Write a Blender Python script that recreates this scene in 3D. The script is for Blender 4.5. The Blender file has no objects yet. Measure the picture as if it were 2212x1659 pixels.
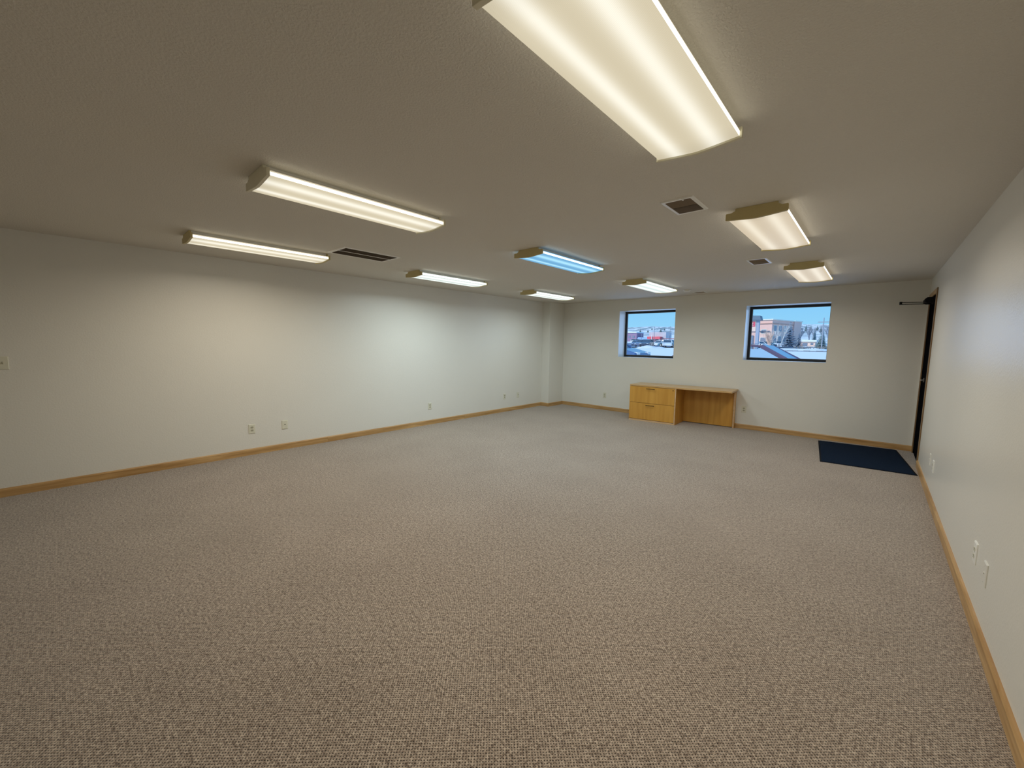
import bpy, bmesh, math, random
from mathutils import Vector, Matrix
random.seed(7)
sc = bpy.context.scene
COL = sc.collection
R = math.radians

# ------------------------------------------------------------ camera
CAM_H = 1.478
f_px, yaw, pitch, roll = 863.7, R(42.126), R(-5.819), R(0.790)
fw = Vector((-math.sin(yaw)*math.cos(pitch), math.cos(yaw)*math.cos(pitch), math.sin(pitch)))
r0 = Vector((math.cos(yaw), math.sin(yaw), 0)); u0 = r0.cross(fw)
rt = math.cos(roll)*r0 + math.sin(roll)*u0
up = -math.sin(roll)*r0 + math.cos(roll)*u0
cd = bpy.data.cameras.new('camera'); cam = bpy.data.objects.new('camera', cd); COL.objects.link(cam)
cd.sensor_width = 36; cd.lens = 36*f_px/2212; cd.clip_start = 0.05; cd.clip_end = 5000
m = Matrix((rt, up, -fw)).transposed().to_4x4(); m.translation = (0, 0, CAM_H)
cam.matrix_world = m
sc.camera = cam

# ------------------------------------------------------------ world, sun, exposure
sc.view_settings.view_transform = 'Standard'; sc.view_settings.look = 'None'
sc.view_settings.exposure = 0.0; sc.view_settings.gamma = 1.0
sc.view_settings.use_curve_mapping = False
LAMP_POWER = 16.0
w = bpy.data.worlds.new('sky'); sc.world = w; w.use_nodes = True
nt = w.node_tree; nt.nodes.clear()
bg = nt.nodes.new('ShaderNodeBackground'); wo = nt.nodes.new('ShaderNodeOutputWorld')
tc = nt.nodes.new('ShaderNodeTexCoord'); sx = nt.nodes.new('ShaderNodeSeparateXYZ'); cr = nt.nodes.new('ShaderNodeValToRGB')
nt.links.new(tc.outputs['Generated'], sx.inputs[0]); nt.links.new(sx.outputs['Z'], cr.inputs[0])
cr.color_ramp.elements[0].position = 0.0; cr.color_ramp.elements[0].color = (0.36, 0.74, 1.0, 1)
cr.color_ramp.elements[1].position = 0.5; cr.color_ramp.elements[1].color = (0.16, 0.46, 0.95, 1)
e = cr.color_ramp.elements.new(0.10); e.color = (0.25, 0.63, 1.0, 1)
nt.links.new(cr.outputs[0], bg.inputs['Color']); bg.inputs['Strength'].default_value = 1.0
nt.links.new(bg.outputs[0], wo.inputs[0])
sl = bpy.data.lights.new('sun', 'SUN'); sl.energy = 3.0; sl.angle = R(0.6); sl.color = (1, 0.93, 0.84)
so = bpy.data.objects.new('sun', sl); COL.objects.link(so)
so.rotation_euler = Vector((0.62, 0.62, -0.48)).to_track_quat('-Z', 'Y').to_euler()
for nm_, x_, z_, w_, h_ in (('added_window_fill', -3.59, 1.71, 1.14, .92), ('added_window_fill', -1.163, 1.715, 1.12, .90)):   # area lamps added outside each window to strengthen the daylight
    dl = bpy.data.lights.new(nm_, 'AREA'); dl.shape = 'RECTANGLE'; dl.size = w_; dl.size_y = h_; dl.energy = 6.5; dl.color = (0.36, 0.57, 1.0)
    do = bpy.data.objects.new(nm_, dl); COL.objects.link(do); do.location = (x_, 8.096+.34+.02, z_); do.rotation_euler = (R(-90), 0, 0)
sc.cycles.max_bounces = 10; sc.cycles.diffuse_bounces = 6; sc.cycles.transparent_max_bounces = 12
sc.cycles.sample_clamp_indirect = 6

# ------------------------------------------------------------ materials
def new_mat(name):
    mt = bpy.data.materials.new(name); mt.use_nodes = True
    n = mt.node_tree; b = n.nodes['Principled BSDF']
    return mt, n, b
def flat(name, col, rough=0.6, metal=0.0, var=0.06, scale=18.0, spec=0.5):
    """plain material with a slight procedural unevenness"""
    mt, n, b = new_mat(name)
    t = n.nodes.new('ShaderNodeTexCoord'); no = n.nodes.new('ShaderNodeTexNoise'); no.inputs['Scale'].default_value = scale
    no.inputs['Detail'].default_value = 3
    mx = n.nodes.new('ShaderNodeMix'); mx.data_type = 'RGBA'
    mx.inputs[6].default_value = tuple(c*(1-var) for c in col)+(1,); mx.inputs[7].default_value = tuple(min(1, c*(1+var)) for c in col)+(1,)
    n.links.new(t.outputs['Object'], no.inputs['Vector']); n.links.new(no.outputs['Fac'], mx.inputs[0])
    n.links.new(mx.outputs[2], b.inputs['Base Color'])
    b.inputs['Roughness'].default_value = rough; b.inputs['Metallic'].default_value = metal
    b.inputs['Specular IOR Level'].default_value = spec
    return mt
def plaster(name, col, rough, bscale, bstr, bdist, spec=0.5):
    mt, n, b = new_mat(name)
    t = n.nodes.new('ShaderNodeTexCoord')
    a = n.nodes.new('ShaderNodeTexNoise'); a.inputs['Scale'].default_value = bscale; a.inputs['Detail'].default_value = 4; a.inputs['Roughness'].default_value = .55
    big = n.nodes.new('ShaderNodeTexNoise'); big.inputs['Scale'].default_value = 1.3; big.inputs['Detail'].default_value = 2
    rp = n.nodes.new('ShaderNodeValToRGB'); rp.color_ramp.elements[0].position = .42; rp.color_ramp.elements[1].position = .62
    bp = n.nodes.new('ShaderNodeBump'); bp.inputs['Strength'].default_value = bstr; bp.inputs['Distance'].default_value = bdist
    mx = n.nodes.new('ShaderNodeMix'); mx.data_type = 'RGBA'
    mx.inputs[6].default_value = tuple(c*.975 for c in col)+(1,); mx.inputs[7].default_value = tuple(min(1, c*1.02) for c in col)+(1,)
    for q in (a, big): n.links.new(t.outputs['Object'], q.inputs['Vector'])
    n.links.new(a.outputs['Fac'], rp.inputs[0]); n.links.new(rp.outputs[0], bp.inputs['Height']); n.links.new(bp.outputs[0], b.inputs['Normal'])
    n.links.new(big.outputs['Fac'], mx.inputs[0]); n.links.new(mx.outputs[2], b.inputs['Base Color'])
    b.inputs['Roughness'].default_value = rough; b.inputs['Specular IOR Level'].default_value = spec
    return mt
def wood(name, dark, light, axis='X', rough=0.4, sc_=1.0, spec=0.4):
    mt, n, b = new_mat(name)
    t = n.nodes.new('ShaderNodeTexCoord'); mp = n.nodes.new('ShaderNodeMapping')
    s = {'X': (2.0, 30, 30), 'Y': (30, 2.0, 30), 'Z': (30, 30, 2.0)}[axis]
    mp.inputs['Scale'].default_value = tuple(v*sc_ for v in s)
    oi = n.nodes.new('ShaderNodeObjectInfo'); ad = n.nodes.new('ShaderNodeVectorMath'); ad.operation = 'ADD'
    n.links.new(t.outputs['Object'], mp.inputs['Vector']); n.links.new(mp.outputs[0], ad.inputs[0]); 
    ml = n.nodes.new('ShaderNodeMath'); ml.operation = 'MULTIPLY'; ml.inputs[1].default_value = 37.0
    n.links.new(oi.outputs['Random'], ml.inputs[0]); n.links.new(ml.outputs[0], ad.inputs[1])
    no = n.nodes.new('ShaderNodeTexNoise'); no.inputs['Scale'].default_value = 1.0; no.inputs['Detail'].default_value = 6; no.inputs['Distortion'].default_value = .6
    n.links.new(ad.outputs[0], no.inputs['Vector'])
    rp = n.nodes.new('ShaderNodeValToRGB'); rp.color_ramp.elements[0].position = .3; rp.color_ramp.elements[1].position = .72
    rp.color_ramp.elements[0].color = dark+(1,); rp.color_ramp.elements[1].color = light+(1,)
    n.links.new(no.outputs['Fac'], rp.inputs[0]); n.links.new(rp.outputs[0], b.inputs['Base Color'])
    b.inputs['Roughness'].default_value = rough; b.inputs['Specular IOR Level'].default_value = spec
    return mt
def carpet(name):
    mt, n, b = new_mat(name); L = n.links
    t = n.nodes.new('ShaderNodeTexCoord')
    wob = n.nodes.new('ShaderNodeTexNoise'); wob.inputs['Scale'].default_value = 85; wob.inputs['Detail'].default_value = 1
    L.new(t.outputs['Object'], wob.inputs['Vector'])
    vs = n.nodes.new('ShaderNodeVectorMath'); vs.operation = 'SCALE'; vs.inputs['Scale'].default_value = 0.0055
    va = n.nodes.new('ShaderNodeVectorMath'); va.operation = 'ADD'
    L.new(wob.outputs['Color'], vs.inputs[0]); L.new(t.outputs['Object'], va.inputs[0]); L.new(vs.outputs[0], va.inputs[1])
    rotn = n.nodes.new('ShaderNodeVectorRotate'); rotn.rotation_type = 'Z_AXIS'; rotn.inputs['Angle'].default_value = R(-44); L.new(va.outputs[0], rotn.inputs['Vector'])
    sp = n.nodes.new('ShaderNodeSeparateXYZ'); L.new(rotn.outputs[0], sp.inputs[0])
    def wave(sock, period):
        a = n.nodes.new('ShaderNodeMath'); a.operation = 'MULTIPLY'; a.inputs[1].default_value = 2*math.pi/period
        c = n.nodes.new('ShaderNodeMath'); c.operation = 'SINE'; L.new(sock, a.inputs[0]); L.new(a.outputs[0], c.inputs[0])
        d = n.nodes.new('ShaderNodeMath'); d.operation = 'MULTIPLY_ADD'; d.inputs[1].default_value = .5; d.inputs[2].default_value = .5
        L.new(c.outputs[0], d.inputs[0]); return d.outputs[0]
    wx, wy = wave(sp.outputs['X'], 0.0104), wave(sp.outputs['Y'], 0.0098)
    pr = n.nodes.new('ShaderNodeMath'); pr.operation = 'MULTIPLY'; L.new(wx, pr.inputs[0]); L.new(wy, pr.inputs[1])   # 1 in the pit between loops
    rp = n.nodes.new('ShaderNodeValToRGB'); rp.color_ramp.elements[0].position = .30; rp.color_ramp.elements[1].position = .88
    rp.color_ramp.elements[0].color = (1, 1, 1, 1); rp.color_ramp.elements[1].color = (0.06, 0.045, 0.035, 1)  # pits darkened in colour, standing for the shade between loops
    L.new(pr.outputs[0], rp.inputs[0])
    fl = n.nodes.new('ShaderNodeTexNoise'); fl.inputs['Scale'].default_value = 95; fl.inputs['Detail'].default_value = 3; L.new(t.outputs['Object'], fl.inputs['Vector'])
    cl = n.nodes.new('ShaderNodeValToRGB'); el = cl.color_ramp.elements
    el[0].position = .38; el[0].color = (0.165, 0.122, 0.090, 1); el[1].position = .64; el[1].color = (0.53, 0.445, 0.36, 1)
    f2 = n.nodes.new('ShaderNodeTexNoise'); f2.inputs['Scale'].default_value = 34; f2.inputs['Detail'].default_value = 2; L.new(t.outputs['Object'], f2.inputs['Vector'])
    fm = n.nodes.new('ShaderNodeMath'); fm.operation = 'MULTIPLY_ADD'; fm.inputs[1].default_value = .22; fm.inputs[2].default_value = .0
    f3 = n.nodes.new('ShaderNodeMath'); f3.operation = 'MULTIPLY_ADD'; f3.inputs[1].default_value = .80
    L.new(f2.outputs['Fac'], fm.inputs[0]); L.new(fl.outputs['Fac'], f3.inputs[0]); L.new(fm.outputs[0], f3.inputs[2])
    L.new(f3.outputs[0], cl.inputs[0])
    pt = n.nodes.new('ShaderNodeTexNoise'); pt.inputs['Scale'].default_value = 1.6; pt.inputs['Detail'].default_value = 4; L.new(t.outputs['Object'], pt.inputs['Vector'])
    pc = n.nodes.new('ShaderNodeValToRGB'); pc.color_ramp.elements[0].position = .35; pc.color_ramp.elements[0].color = (.90, .89, .88, 1)
    pc.color_ramp.elements[1].position = .65; pc.color_ramp.elements[1].color = (1, 1, 1, 1); L.new(pt.outputs['Fac'], pc.inputs[0])
    def mul(a, c):
        x = n.nodes.new('ShaderNodeMix'); x.data_type = 'RGBA'; x.blend_type = 'MULTIPLY'; x.inputs[0].default_value = 1
        L.new(a, x.inputs[6]); L.new(c, x.inputs[7]); return x.outputs[2]
    L.new(mul(mul(cl.outputs[0], rp.outputs[0]), pc.outputs[0]), b.inputs['Base Color'])
    inv = n.nodes.new('ShaderNodeMath'); inv.operation = 'SUBTRACT'; inv.inputs[0].default_value = 1; L.new(pr.outputs[0], inv.inputs[1])
    bp = n.nodes.new('ShaderNodeBump'); bp.inputs['Strength'].default_value = .5; bp.inputs['Distance'].default_value = .004
    L.new(inv.outputs[0], bp.inputs['Height']); L.new(bp.outputs[0], b.inputs['Normal'])
    b.inputs['Roughness'].default_value = .9; b.inputs['Specular IOR Level'].default_value = .2
    b.inputs['Sheen Weight'].default_value = .40; b.inputs['Sheen Roughness'].default_value = .45
    return mt
def lens_mat(name, base, hot, strength, bands, band_amt=.16):
    """glowing prismatic acrylic: brighter under each tube, dim towards the tube ends, fine prism hatch"""
    mt, n, b = new_mat(name); L = n.links; n.nodes.remove(b)
    out = [x for x in n.nodes if x.type == 'OUTPUT_MATERIAL'][0]
    em = n.nodes.new('ShaderNodeEmission'); t = n.nodes.new('ShaderNodeTexCoord'); sp = n.nodes.new('ShaderNodeSeparateXYZ')
    L.new(t.outputs['Object'], sp.inputs[0])
    def M(op, a, bb=None, c=None):
        x = n.nodes.new('ShaderNodeMath'); x.operation = op
        for i, v in enumerate((a, bb, c)):
            if v is None: continue
            if isinstance(v, (int, float)): x.inputs[i].default_value = v
            else: L.new(v, x.inputs[i])
        return x.outputs[0]
    X, Y = sp.outputs['X'], sp.outputs['Y']
    ax = M('ABSOLUTE', X)
    d = M('DIVIDE', M('SUBTRACT', ax, 0.085), 0.040)
    tube = M('POWER', 2.718, M('MULTIPLY', M('MULTIPLY', d, d), -1.0))
    ey = M('DIVIDE', M('SUBTRACT', M('ABSOLUTE', Y), 0.47), 0.12)
    fade = M('SUBTRACT', 1.0, M('MULTIPLY', M('MAXIMUM', ey, 0.0), .10))
    hx = M('SINE', M('MULTIPLY', M('ADD', X, Y), 2*math.pi/0.0070)); hy = M('SINE', M('MULTIPLY', M('SUBTRACT', X, Y), 2*math.pi/0.0070))
    hatch = M('MULTIPLY_ADD', M('MULTIPLY', hx, hy), .07, 1.0)
    val = M('MULTIPLY', M('MULTIPLY', M('MULTIPLY_ADD', tube, band_amt*2, 1-band_amt), fade), hatch)
    mx = n.nodes.new('ShaderNodeMix'); mx.data_type = 'RGBA'; mx.inputs[6].default_value = base+(1,); mx.inputs[7].default_value = hot+(1,)
    L.new(M('MULTIPLY', tube, bands), mx.inputs[0]); L.new(mx.outputs[2], em.inputs['Color']); L.new(M('MULTIPLY', val, strength), em.inputs['Strength'])
    gl = n.nodes.new('ShaderNodeBsdfGlossy'); gl.inputs['Roughness'].default_value = .25; gl.inputs['Color'].default_value = (.04, .04, .04, 1)
    ad = n.nodes.new('ShaderNodeAddShader'); L.new(em.outputs[0], ad.inputs[0]); L.new(gl.outputs[0], ad.inputs[1]); L.new(ad.outputs[0], out.inputs[0])
    return mt
def emit(name, col, strength):
    mt, n, b = new_mat(name); n.nodes.remove(b)
    out = [x for x in n.nodes if x.type == 'OUTPUT_MATERIAL'][0]
    em = n.nodes.new('ShaderNodeEmission'); em.inputs[0].default_value = col+(1,); em.inputs[1].default_value = strength
    n.links.new(em.outputs[0], out.inputs[0]); return mt
def glass_mat(name, tint=(0.97, 0.985, 0.99)):
    mt, n, b = new_mat(name); L = n.links; n.nodes.remove(b)
    out = [x for x in n.nodes if x.type == 'OUTPUT_MATERIAL'][0]
    tr = n.nodes.new('ShaderNodeBsdfTransparent'); tr.inputs[0].default_value = tint+(1,)
    gl = n.nodes.new('ShaderNodeBsdfGlossy'); gl.inputs['Roughness'].default_value = .02
    fr = n.nodes.new('ShaderNodeFresnel'); fr.inputs[0].default_value = 1.45; mx = n.nodes.new('ShaderNodeMixShader')
    dm = n.nodes.new('ShaderNodeMath'); dm.operation = 'MULTIPLY'; dm.inputs[1].default_value = .45; L.new(fr.outputs[0], dm.inputs[0]); L.new(dm.outputs[0], mx.inputs[0]); L.new(tr.outputs[0], mx.inputs[1]); L.new(gl.outputs[0], mx.inputs[2]); L.new(mx.outputs[0], out.inputs[0])
    return mt

WALLC = (0.74, 0.73, 0.675)
M_wall = plaster('wall_paint', WALLC, .32, 75, .10, .004)
M_ceil = plaster('ceiling_texture', (0.73, 0.70, 0.635), .85, 100, .42, .007, spec=.2)
M_carpet = carpet('loop_carpet')
M_oak = wood('oak_trim', (0.36, 0.195, 0.065), (0.60, 0.385, 0.17), 'Y', .35)
M_oakx = wood('oak_trim_x', (0.36, 0.195, 0.065), (0.60, 0.385, 0.17), 'X', .35)
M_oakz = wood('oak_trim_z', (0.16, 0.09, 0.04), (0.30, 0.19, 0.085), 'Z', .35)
M_maple = wood('maple_veneer', (0.54, 0.265, 0.045), (0.68, 0.365, 0.075), 'Z', .38, .45)
M_mapletop = wood('maple_top', (0.52, 0.32, 0.135), (0.66, 0.44, 0.21), 'X', .32, .5)
M_edge = wood('maple_edge', (0.55, 0.36, 0.19), (0.68, 0.47, 0.28), 'X', .4)
M_bronze = flat('dark_bronze_frame', (0.012, 0.014, 0.016), .45, .2)
M_blackdoor = flat('black_door_paint', (0.006, 0.006, 0.007), .9, spec=.0)
M_black = flat('black_metal', (0.008, 0.008, 0.009), .7, spec=.15)
M_handle = flat('dark_handle', (0.035, 0.02, 0.012), .35, .5)
M_steel = flat('brushed_steel', (0.5, 0.5, 0.5), .3, .9)
M_cap = flat('yellowed_plastic', (0.56, 0.47, 0.23), .5)
M_cap2 = flat('cream_plastic', (0.72, 0.68, 0.52), .5)
M_house = flat('white_enamel', (0.75, 0.74, 0.70), .45)
M_ivory = flat('ivory_plastic', (0.68, 0.67, 0.55), .35)
M_ivory2 = flat('ivory_plastic_darker', (0.44, 0.42, 0.31), .4)
M_whitep = flat('white_plastic', (0.82, 0.82, 0.78), .35)
M_slot = flat('slot_dark', (0.03, 0.028, 0.02), .7)
M_vent = flat('vent_enamel', (0.86, 0.84, 0.80), .45)
M_ventdark = flat('vent_duct_dark', (0.045, 0.035, 0.025), .8)
M_louver = flat('louver_brownish', (0.55, 0.47, 0.40), .55)
M_louverd = flat('louver_dark', (0.22, 0.17, 0.12), .6)
M_glass = glass_mat('window_glass')
def mat_navy():
    mt, n, b = new_mat('navy_mat_rib'); L = n.links
    t = n.nodes.new('ShaderNodeTexCoord'); no = n.nodes.new('ShaderNodeTexNoise'); no.inputs['Scale'].default_value = 160; no.inputs['Detail'].default_value = 2
    wv = n.nodes.new('ShaderNodeTexWave'); wv.inputs['Scale'].default_value = 40; wv.bands_direction = 'X'
    L.new(t.outputs['Object'], no.inputs['Vector']); L.new(t.outputs['Object'], wv.inputs['Vector'])
    rp = n.nodes.new('ShaderNodeValToRGB'); rp.color_ramp.elements[0].color = (0.004, 0.008, 0.018, 1); rp.color_ramp.elements[1].color = (0.012, 0.026, 0.055, 1)
    L.new(no.outputs['Fac'], rp.inputs[0]); L.new(rp.outputs[0], b.inputs['Base Color'])
    bp = n.nodes.new('ShaderNodeBump'); bp.inputs['Strength'].default_value = .5; bp.inputs['Distance'].default_value = .003
    L.new(wv.outputs['Fac'], bp.inputs['Height']); L.new(bp.outputs[0], b.inputs['Normal']); b.inputs['Roughness'].default_value = .95; b.inputs['Specular IOR Level'].default_value = .05
    return mt
M_mat = mat_navy(); M_matedge = flat('rubber_black', (0.006, 0.008, 0.012), .8, spec=.1)

# ------------------------------------------------------------ mesh helpers
def box(bm, lo, hi, mi=0, mat=None):
    c = [(lo[0] if i & 1 == 0 else hi[0], lo[1] if i & 2 == 0 else hi[1], lo[2] if i & 4 == 0 else hi[2]) for i in range(8)]
    v = [bm.verts.new(mat @ Vector(p) if mat else p) for p in c]
    fs = [(0, 2, 3, 1), (4, 5, 7, 6), (0, 1, 5, 4), (2, 6, 7, 3), (0, 4, 6, 2), (1, 3, 7, 5)]
    for q in fs:
        f = bm.faces.new([v[i] for i in q]); f.material_index = mi
def prism(bm, pts, a, b, axis, mi=0):
    """extrude a 2-D outline from a to b along axis ('X','Y','Z')"""
    def P(p, t):
        return {'X': (t, p[0], p[1]), 'Y': (p[0], t, p[1]), 'Z': (p[0], p[1], t)}[axis]
    A = [bm.verts.new(P(p, a)) for p in pts]; B = [bm.verts.new(P(p, b)) for p in pts]
    n = len(pts); fs = []
    fs.append(bm.faces.new(A)); fs.append(bm.faces.new(B[::-1]))
    for i in range(n): fs.append(bm.faces.new((A[i], B[i], B[(i+1) % n], A[(i+1) % n])))
    for f in fs: f.material_index = mi
def cyl(bm, a, b, r, r2=None, seg=16, mi=0):
    a, b = Vector(a), Vector(b); d = (b-a); L = d.length; d.normalize(); r2 = r if r2 is None else r2
    x = d.orthogonal().normalized(); y = d.cross(x)
    A = [bm.verts.new(a+r*(math.cos(t)*x+math.sin(t)*y)) for t in [2*math.pi*i/seg for i in range(seg)]]
    B = [bm.verts.new(b+r2*(math.cos(t)*x+math.sin(t)*y)) for t in [2*math.pi*i/seg for i in range(seg)]]
    f = bm.faces.new(A[::-1]); f.material_index = mi; f = bm.faces.new(B); f.material_index = mi
    for i in range(seg):
        f = bm.faces.new((A[i], A[(i+1) % seg], B[(i+1) % seg], B[i])); f.material_index = mi
def mk(name, bm, mats, parent=None, bevel=0, smooth=False, seg=2, link=True):
    bmesh.ops.recalc_face_normals(bm, faces=bm.faces)
    me = bpy.data.meshes.new(name); bm.to_mesh(me); bm.free()
    for x in (mats if isinstance(mats, (list, tuple)) else [mats]): me.materials.append(x)
    o = bpy.data.objects.new(name, me); COL.objects.link(o)
    if parent: o.parent = parent
    if bevel:
        md = o.modifiers.new('bevel', 'BEVEL'); md.width = bevel; md.segments = seg; md.limit_method = 'ANGLE'; md.harden_normals = False
    if smooth:
        for p in me.polygons: p.use_smooth = True
    return o
def bxo(name, lo, hi, mat, parent=None, bevel=0):
    bm = bmesh.new(); box(bm, lo, hi); return mk(name, bm, mat, parent, bevel)
def tag(o, label=None, cat=None, group=None, kind=None):
    for k, v in (('label', label), ('category', cat), ('group', group), ('kind', kind)):
        if v: o[k] = v
    return o
def empty(name, loc=(0, 0, 0), rz=0, rot=None):
    o = bpy.data.objects.new(name, None); COL.objects.link(o); o.location = loc; o.rotation_euler = rot or (0, 0, rz); o.empty_display_size = .1
    return o
def copy_tree(o, parent=None):
    c = o.copy(); COL.objects.link(c); c.parent = parent
    for ch in list(o.children): copy_tree(ch, c)
    return c
def struct(o): o['kind'] = 'structure'; return o

# ------------------------------------------------------------ room shell
XL, XR, YB, YF, HC = -5.868, 0.503, 8.096, -1.9, 2.44
WT = 0.34                                         # outer wall thickness at the windows
W1 = (-4.189, -2.990, 1.214, 2.203)               # x0,x1,z0,z1
W2 = (-1.752, -0.575, 1.236, 2.193)
struct(bxo('floor', (XL-.3, YF-.3, -.12), (XR+.3, YB+.0, 0), M_carpet))
struct(bxo('ceiling', (XL-.3, YF-.3, HC), (XR+.3, YB+WT, HC+.15), M_ceil))
struct(bxo('wall_left', (XL-.2, YF-.2, 0), (XL, YB, HC), M_wall))
struct(bxo('wall_front', (XL, YF-.2, 0), (XR, YF, HC), M_wall))
bm = bmesh.new()                                   # back wall with two window openings
y0, y1 = YB, YB+WT
xs = [XL-.2, W1[0], W1[1], W2[0], W2[1], XR+.2]
for i in range(0, 6, 2): box(bm, (xs[i], y0, -.12), (xs[i+1], y1, HC))
for wd in (W1, W2):
    box(bm, (wd[0], y0, -.12), (wd[1], y1, wd[2])); box(bm, (wd[0], y0, wd[3]), (wd[1], y1, HC))
struct(mk('wall_back', bm, M_wall))
DY0, DY1, DZ = 7.150, 7.985, 2.160                 # door opening in the right wall
bm = bmesh.new()
box(bm, (XR, YF-.2, 0), (XR+.2, DY0, HC)); box(bm, (XR, DY1, 0), (XR+.2, YB, HC)); box(bm, (XR, DY0, DZ), (XR+.2, DY1, HC))
struct(mk('wall_right', bm, M_wall))
PX, PY = -5.647, 7.530
struct(bxo('wall_pilaster', (XL, PY, 0), (PX, YB, HC), M_wall, bevel=.004))

# ------------------------------------------------------------ baseboards (each run is made of boards)
BH, BT = 0.081, 0.016
def base_prof(s):                                  # outline in (offset from wall, z)
    return [(0, 0), (s*BT, 0), (s*BT, BH-.012), (s*(BT-.006), BH), (0, BH)]
def run_y(name, x, s, cuts):
    root = None
    for a, b in zip(cuts[:-1], cuts[1:]):
        bm = bmesh.new(); prism(bm, [(x+p[0], p[1]) for p in base_prof(s)], a+.0008, b-.0008, 'Y')
        o = mk(name if root is None else 'board', bm, M_oak, root)
        if root is None: root = struct(o)
    return root
def run_x(name, y, s, cuts):
    root = None
    for a, b in zip(cuts[:-1], cuts[1:]):
        bm = bmesh.new(); prism(bm, [(y+p[0], p[1]) for p in base_prof(s)], a+.0008, b-.0008, 'X')
        o = mk(name if root is None else 'board', bm, M_oakx, root)
        if root is None: root = struct(o)
    return root
run_y('baseboard_left', XL, 1, [YF, 2.46, 5.1, PY])
run_x('baseboard_pilaster_front', PY, -1, [XL+BT, PX+BT])
run_y('baseboard_pilaster_side', PX, 1, [PY, YB])
run_x('baseboard_back', YB, -1, [PX+BT, -2.6, XR-.002])
run_y('baseboard_right', XR, -1, [YF, 0.9, 4.96, 7.088])
run_x('baseboard_front', YF, 1, [XL+BT, -3, XR-BT])

# ------------------------------------------------------------ windows
def window(name, wd):
    x0, x1, z0, z1 = wd; yf = YB+WT-.05; t = .038
    root = struct(empty(name, ((x0+x1)/2, yf, z0)))
    cx, cz = (x0+x1)/2, z0
    hw, hh = (x1-x0)/2, z1-z0
    bm = bmesh.new()
    hx = hw+.022
    box(bm, (-hw, -.01, 0), (hx, .05, t)); box(bm, (-hw, -.01, hh-t), (hx, .05, hh))
    box(bm, (-hw, -.01, t), (-hw+t, .05, hh-t)); box(bm, (hx-t, -.01, t), (hx, .05, hh-t))
    mk('frame', bm, M_bronze, root, .002)
    bm = bmesh.new(); g = .008; a = t; 
    box(bm, (-hw+a, .004, a), (hx-a, .012, a+g)); box(bm, (-hw+a, .004, hh-a-g), (hx-a, .012, hh-a))
    box(bm, (-hw+a, .004, a+g), (-hw+a+g, .012, hh-a-g)); box(bm, (hx-a-g, .004, a+g), (hx-a, .012, hh-a-g))
    mk('gasket', bm, flat('gasket_grey', (.25, .27, .27), .6), root)
    bm = bmesh.new(); box(bm, (-hw+a, .018, a), (hx-a, .024, hh-a)); mk('pane', bm, M_glass, root)
window('window_1', W1); window('window_2', W2)

# ------------------------------------------------------------ door in the right wall
door = struct(empty('door_1', (XR, (DY0+DY1)/2, 0)))
def P(lo, hi, name, mat, bevel=0, parent=None):    # world box stored relative to the door root
    L = Vector((XR, (DY0+DY1)/2, 0)); return bxo(name, tuple(Vector(lo)-L), tuple(Vector(hi)-L), mat, parent or door, bevel)
ct, cw = .012, .062
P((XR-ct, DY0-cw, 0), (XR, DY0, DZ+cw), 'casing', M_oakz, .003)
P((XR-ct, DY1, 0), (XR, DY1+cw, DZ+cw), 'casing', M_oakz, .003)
P((XR-ct, DY0, DZ), (XR, DY1, DZ+cw), 'casing', M_oak, .003)
P((XR, DY0, 0), (XR+.12, DY0+.018, DZ), 'jamb', M_blackdoor)
P((XR, DY1-.018, 0), (XR+.12, DY1, DZ), 'jamb', M_blackdoor)
P((XR, DY0+.018, DZ-.018), (XR+.12, DY1-.018, DZ), 'jamb', M_blackdoor)
slab = P((XR+.004, DY0+.020, .008), (XR+.048, DY1-.020, DZ-.020), 'door_slab', M_blackdoor, .002)
LD = Vector((XR, (DY0+DY1)/2, 0))
bm = bmesh.new()
cyl(bm, Vector((XR+.004, 7.60, 1.065))-LD, Vector((XR-.004, 7.60, 1.065))-LD, .027, seg=20)
cyl(bm, Vector((XR-.004, 7.60, 1.065))-LD, Vector((XR-.030, 7.60, 1.065))-LD, .010, seg=12)
cyl(bm, Vector((XR-.026, 7.60, 1.065))-LD, Vector((XR-.030, 7.48, 1.068))-LD, .009, .007, seg=12)
mk('lever_handle', bm, M_steel, door, smooth=False)
bm = bmesh.new()
prof = [(XR+.020, 2.065), (XR-.060, 2.065), (XR-.082, 2.080), (XR-.086, 2.118), (XR-.066, 2.138), (XR+.020, 2.138)]
prism(bm, [(x-LD.x, z-LD.z) for x, z in prof], 7.42-LD.y, 7.70-LD.y, 'Y')
cb = mk('closer_body', bm, M_black, door, .004)
bm = bmesh.new()
def bar(bm, a, b, w_, h_):
    a, b = Vector(a)-LD, Vector(b)-LD; d = (b-a).normalized(); s = d.cross(Vector((0, 0, 1))).normalized()*w_/2; u = Vector((0, 0, h_/2))
    v = [bm.verts.new(p+i*s+j*u) for p in (a, b) for i, j in ((-1, -1), (1, -1), (1, 1), (-1, 1))]
    for q in ((0, 1, 2, 3), (7, 6, 5, 4), (0, 4, 5, 1), (1, 5, 6, 2), (2, 6, 7, 3), (3, 7, 4, 0)): bm.faces.new([v[i] for i in q])
el = (.196, 7.42, 2.076)
bar(bm, (XR-.035, 7.50, 2.060), (el[0], el[1], 2.060), .022, .009)
bar(bm, (XR+.016, 7.66, 2.092), (el[0], el[1], 2.084), .020, .008)
cyl(bm, Vector((el[0], el[1], 2.054))-LD, Vector((el[0], el[1], 2.092))-LD, .014, seg=12)
cyl(bm, Vector((XR-.035, 7.50, 2.052))-LD, Vector((XR-.035, 7.50, 2.070))-LD, .016, seg=12)
cyl(bm, Vector((XR+.016, 7.66, 2.075))-LD, Vector((XR+.016, 7.66, 2.105))-LD, .016, seg=12)
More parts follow.
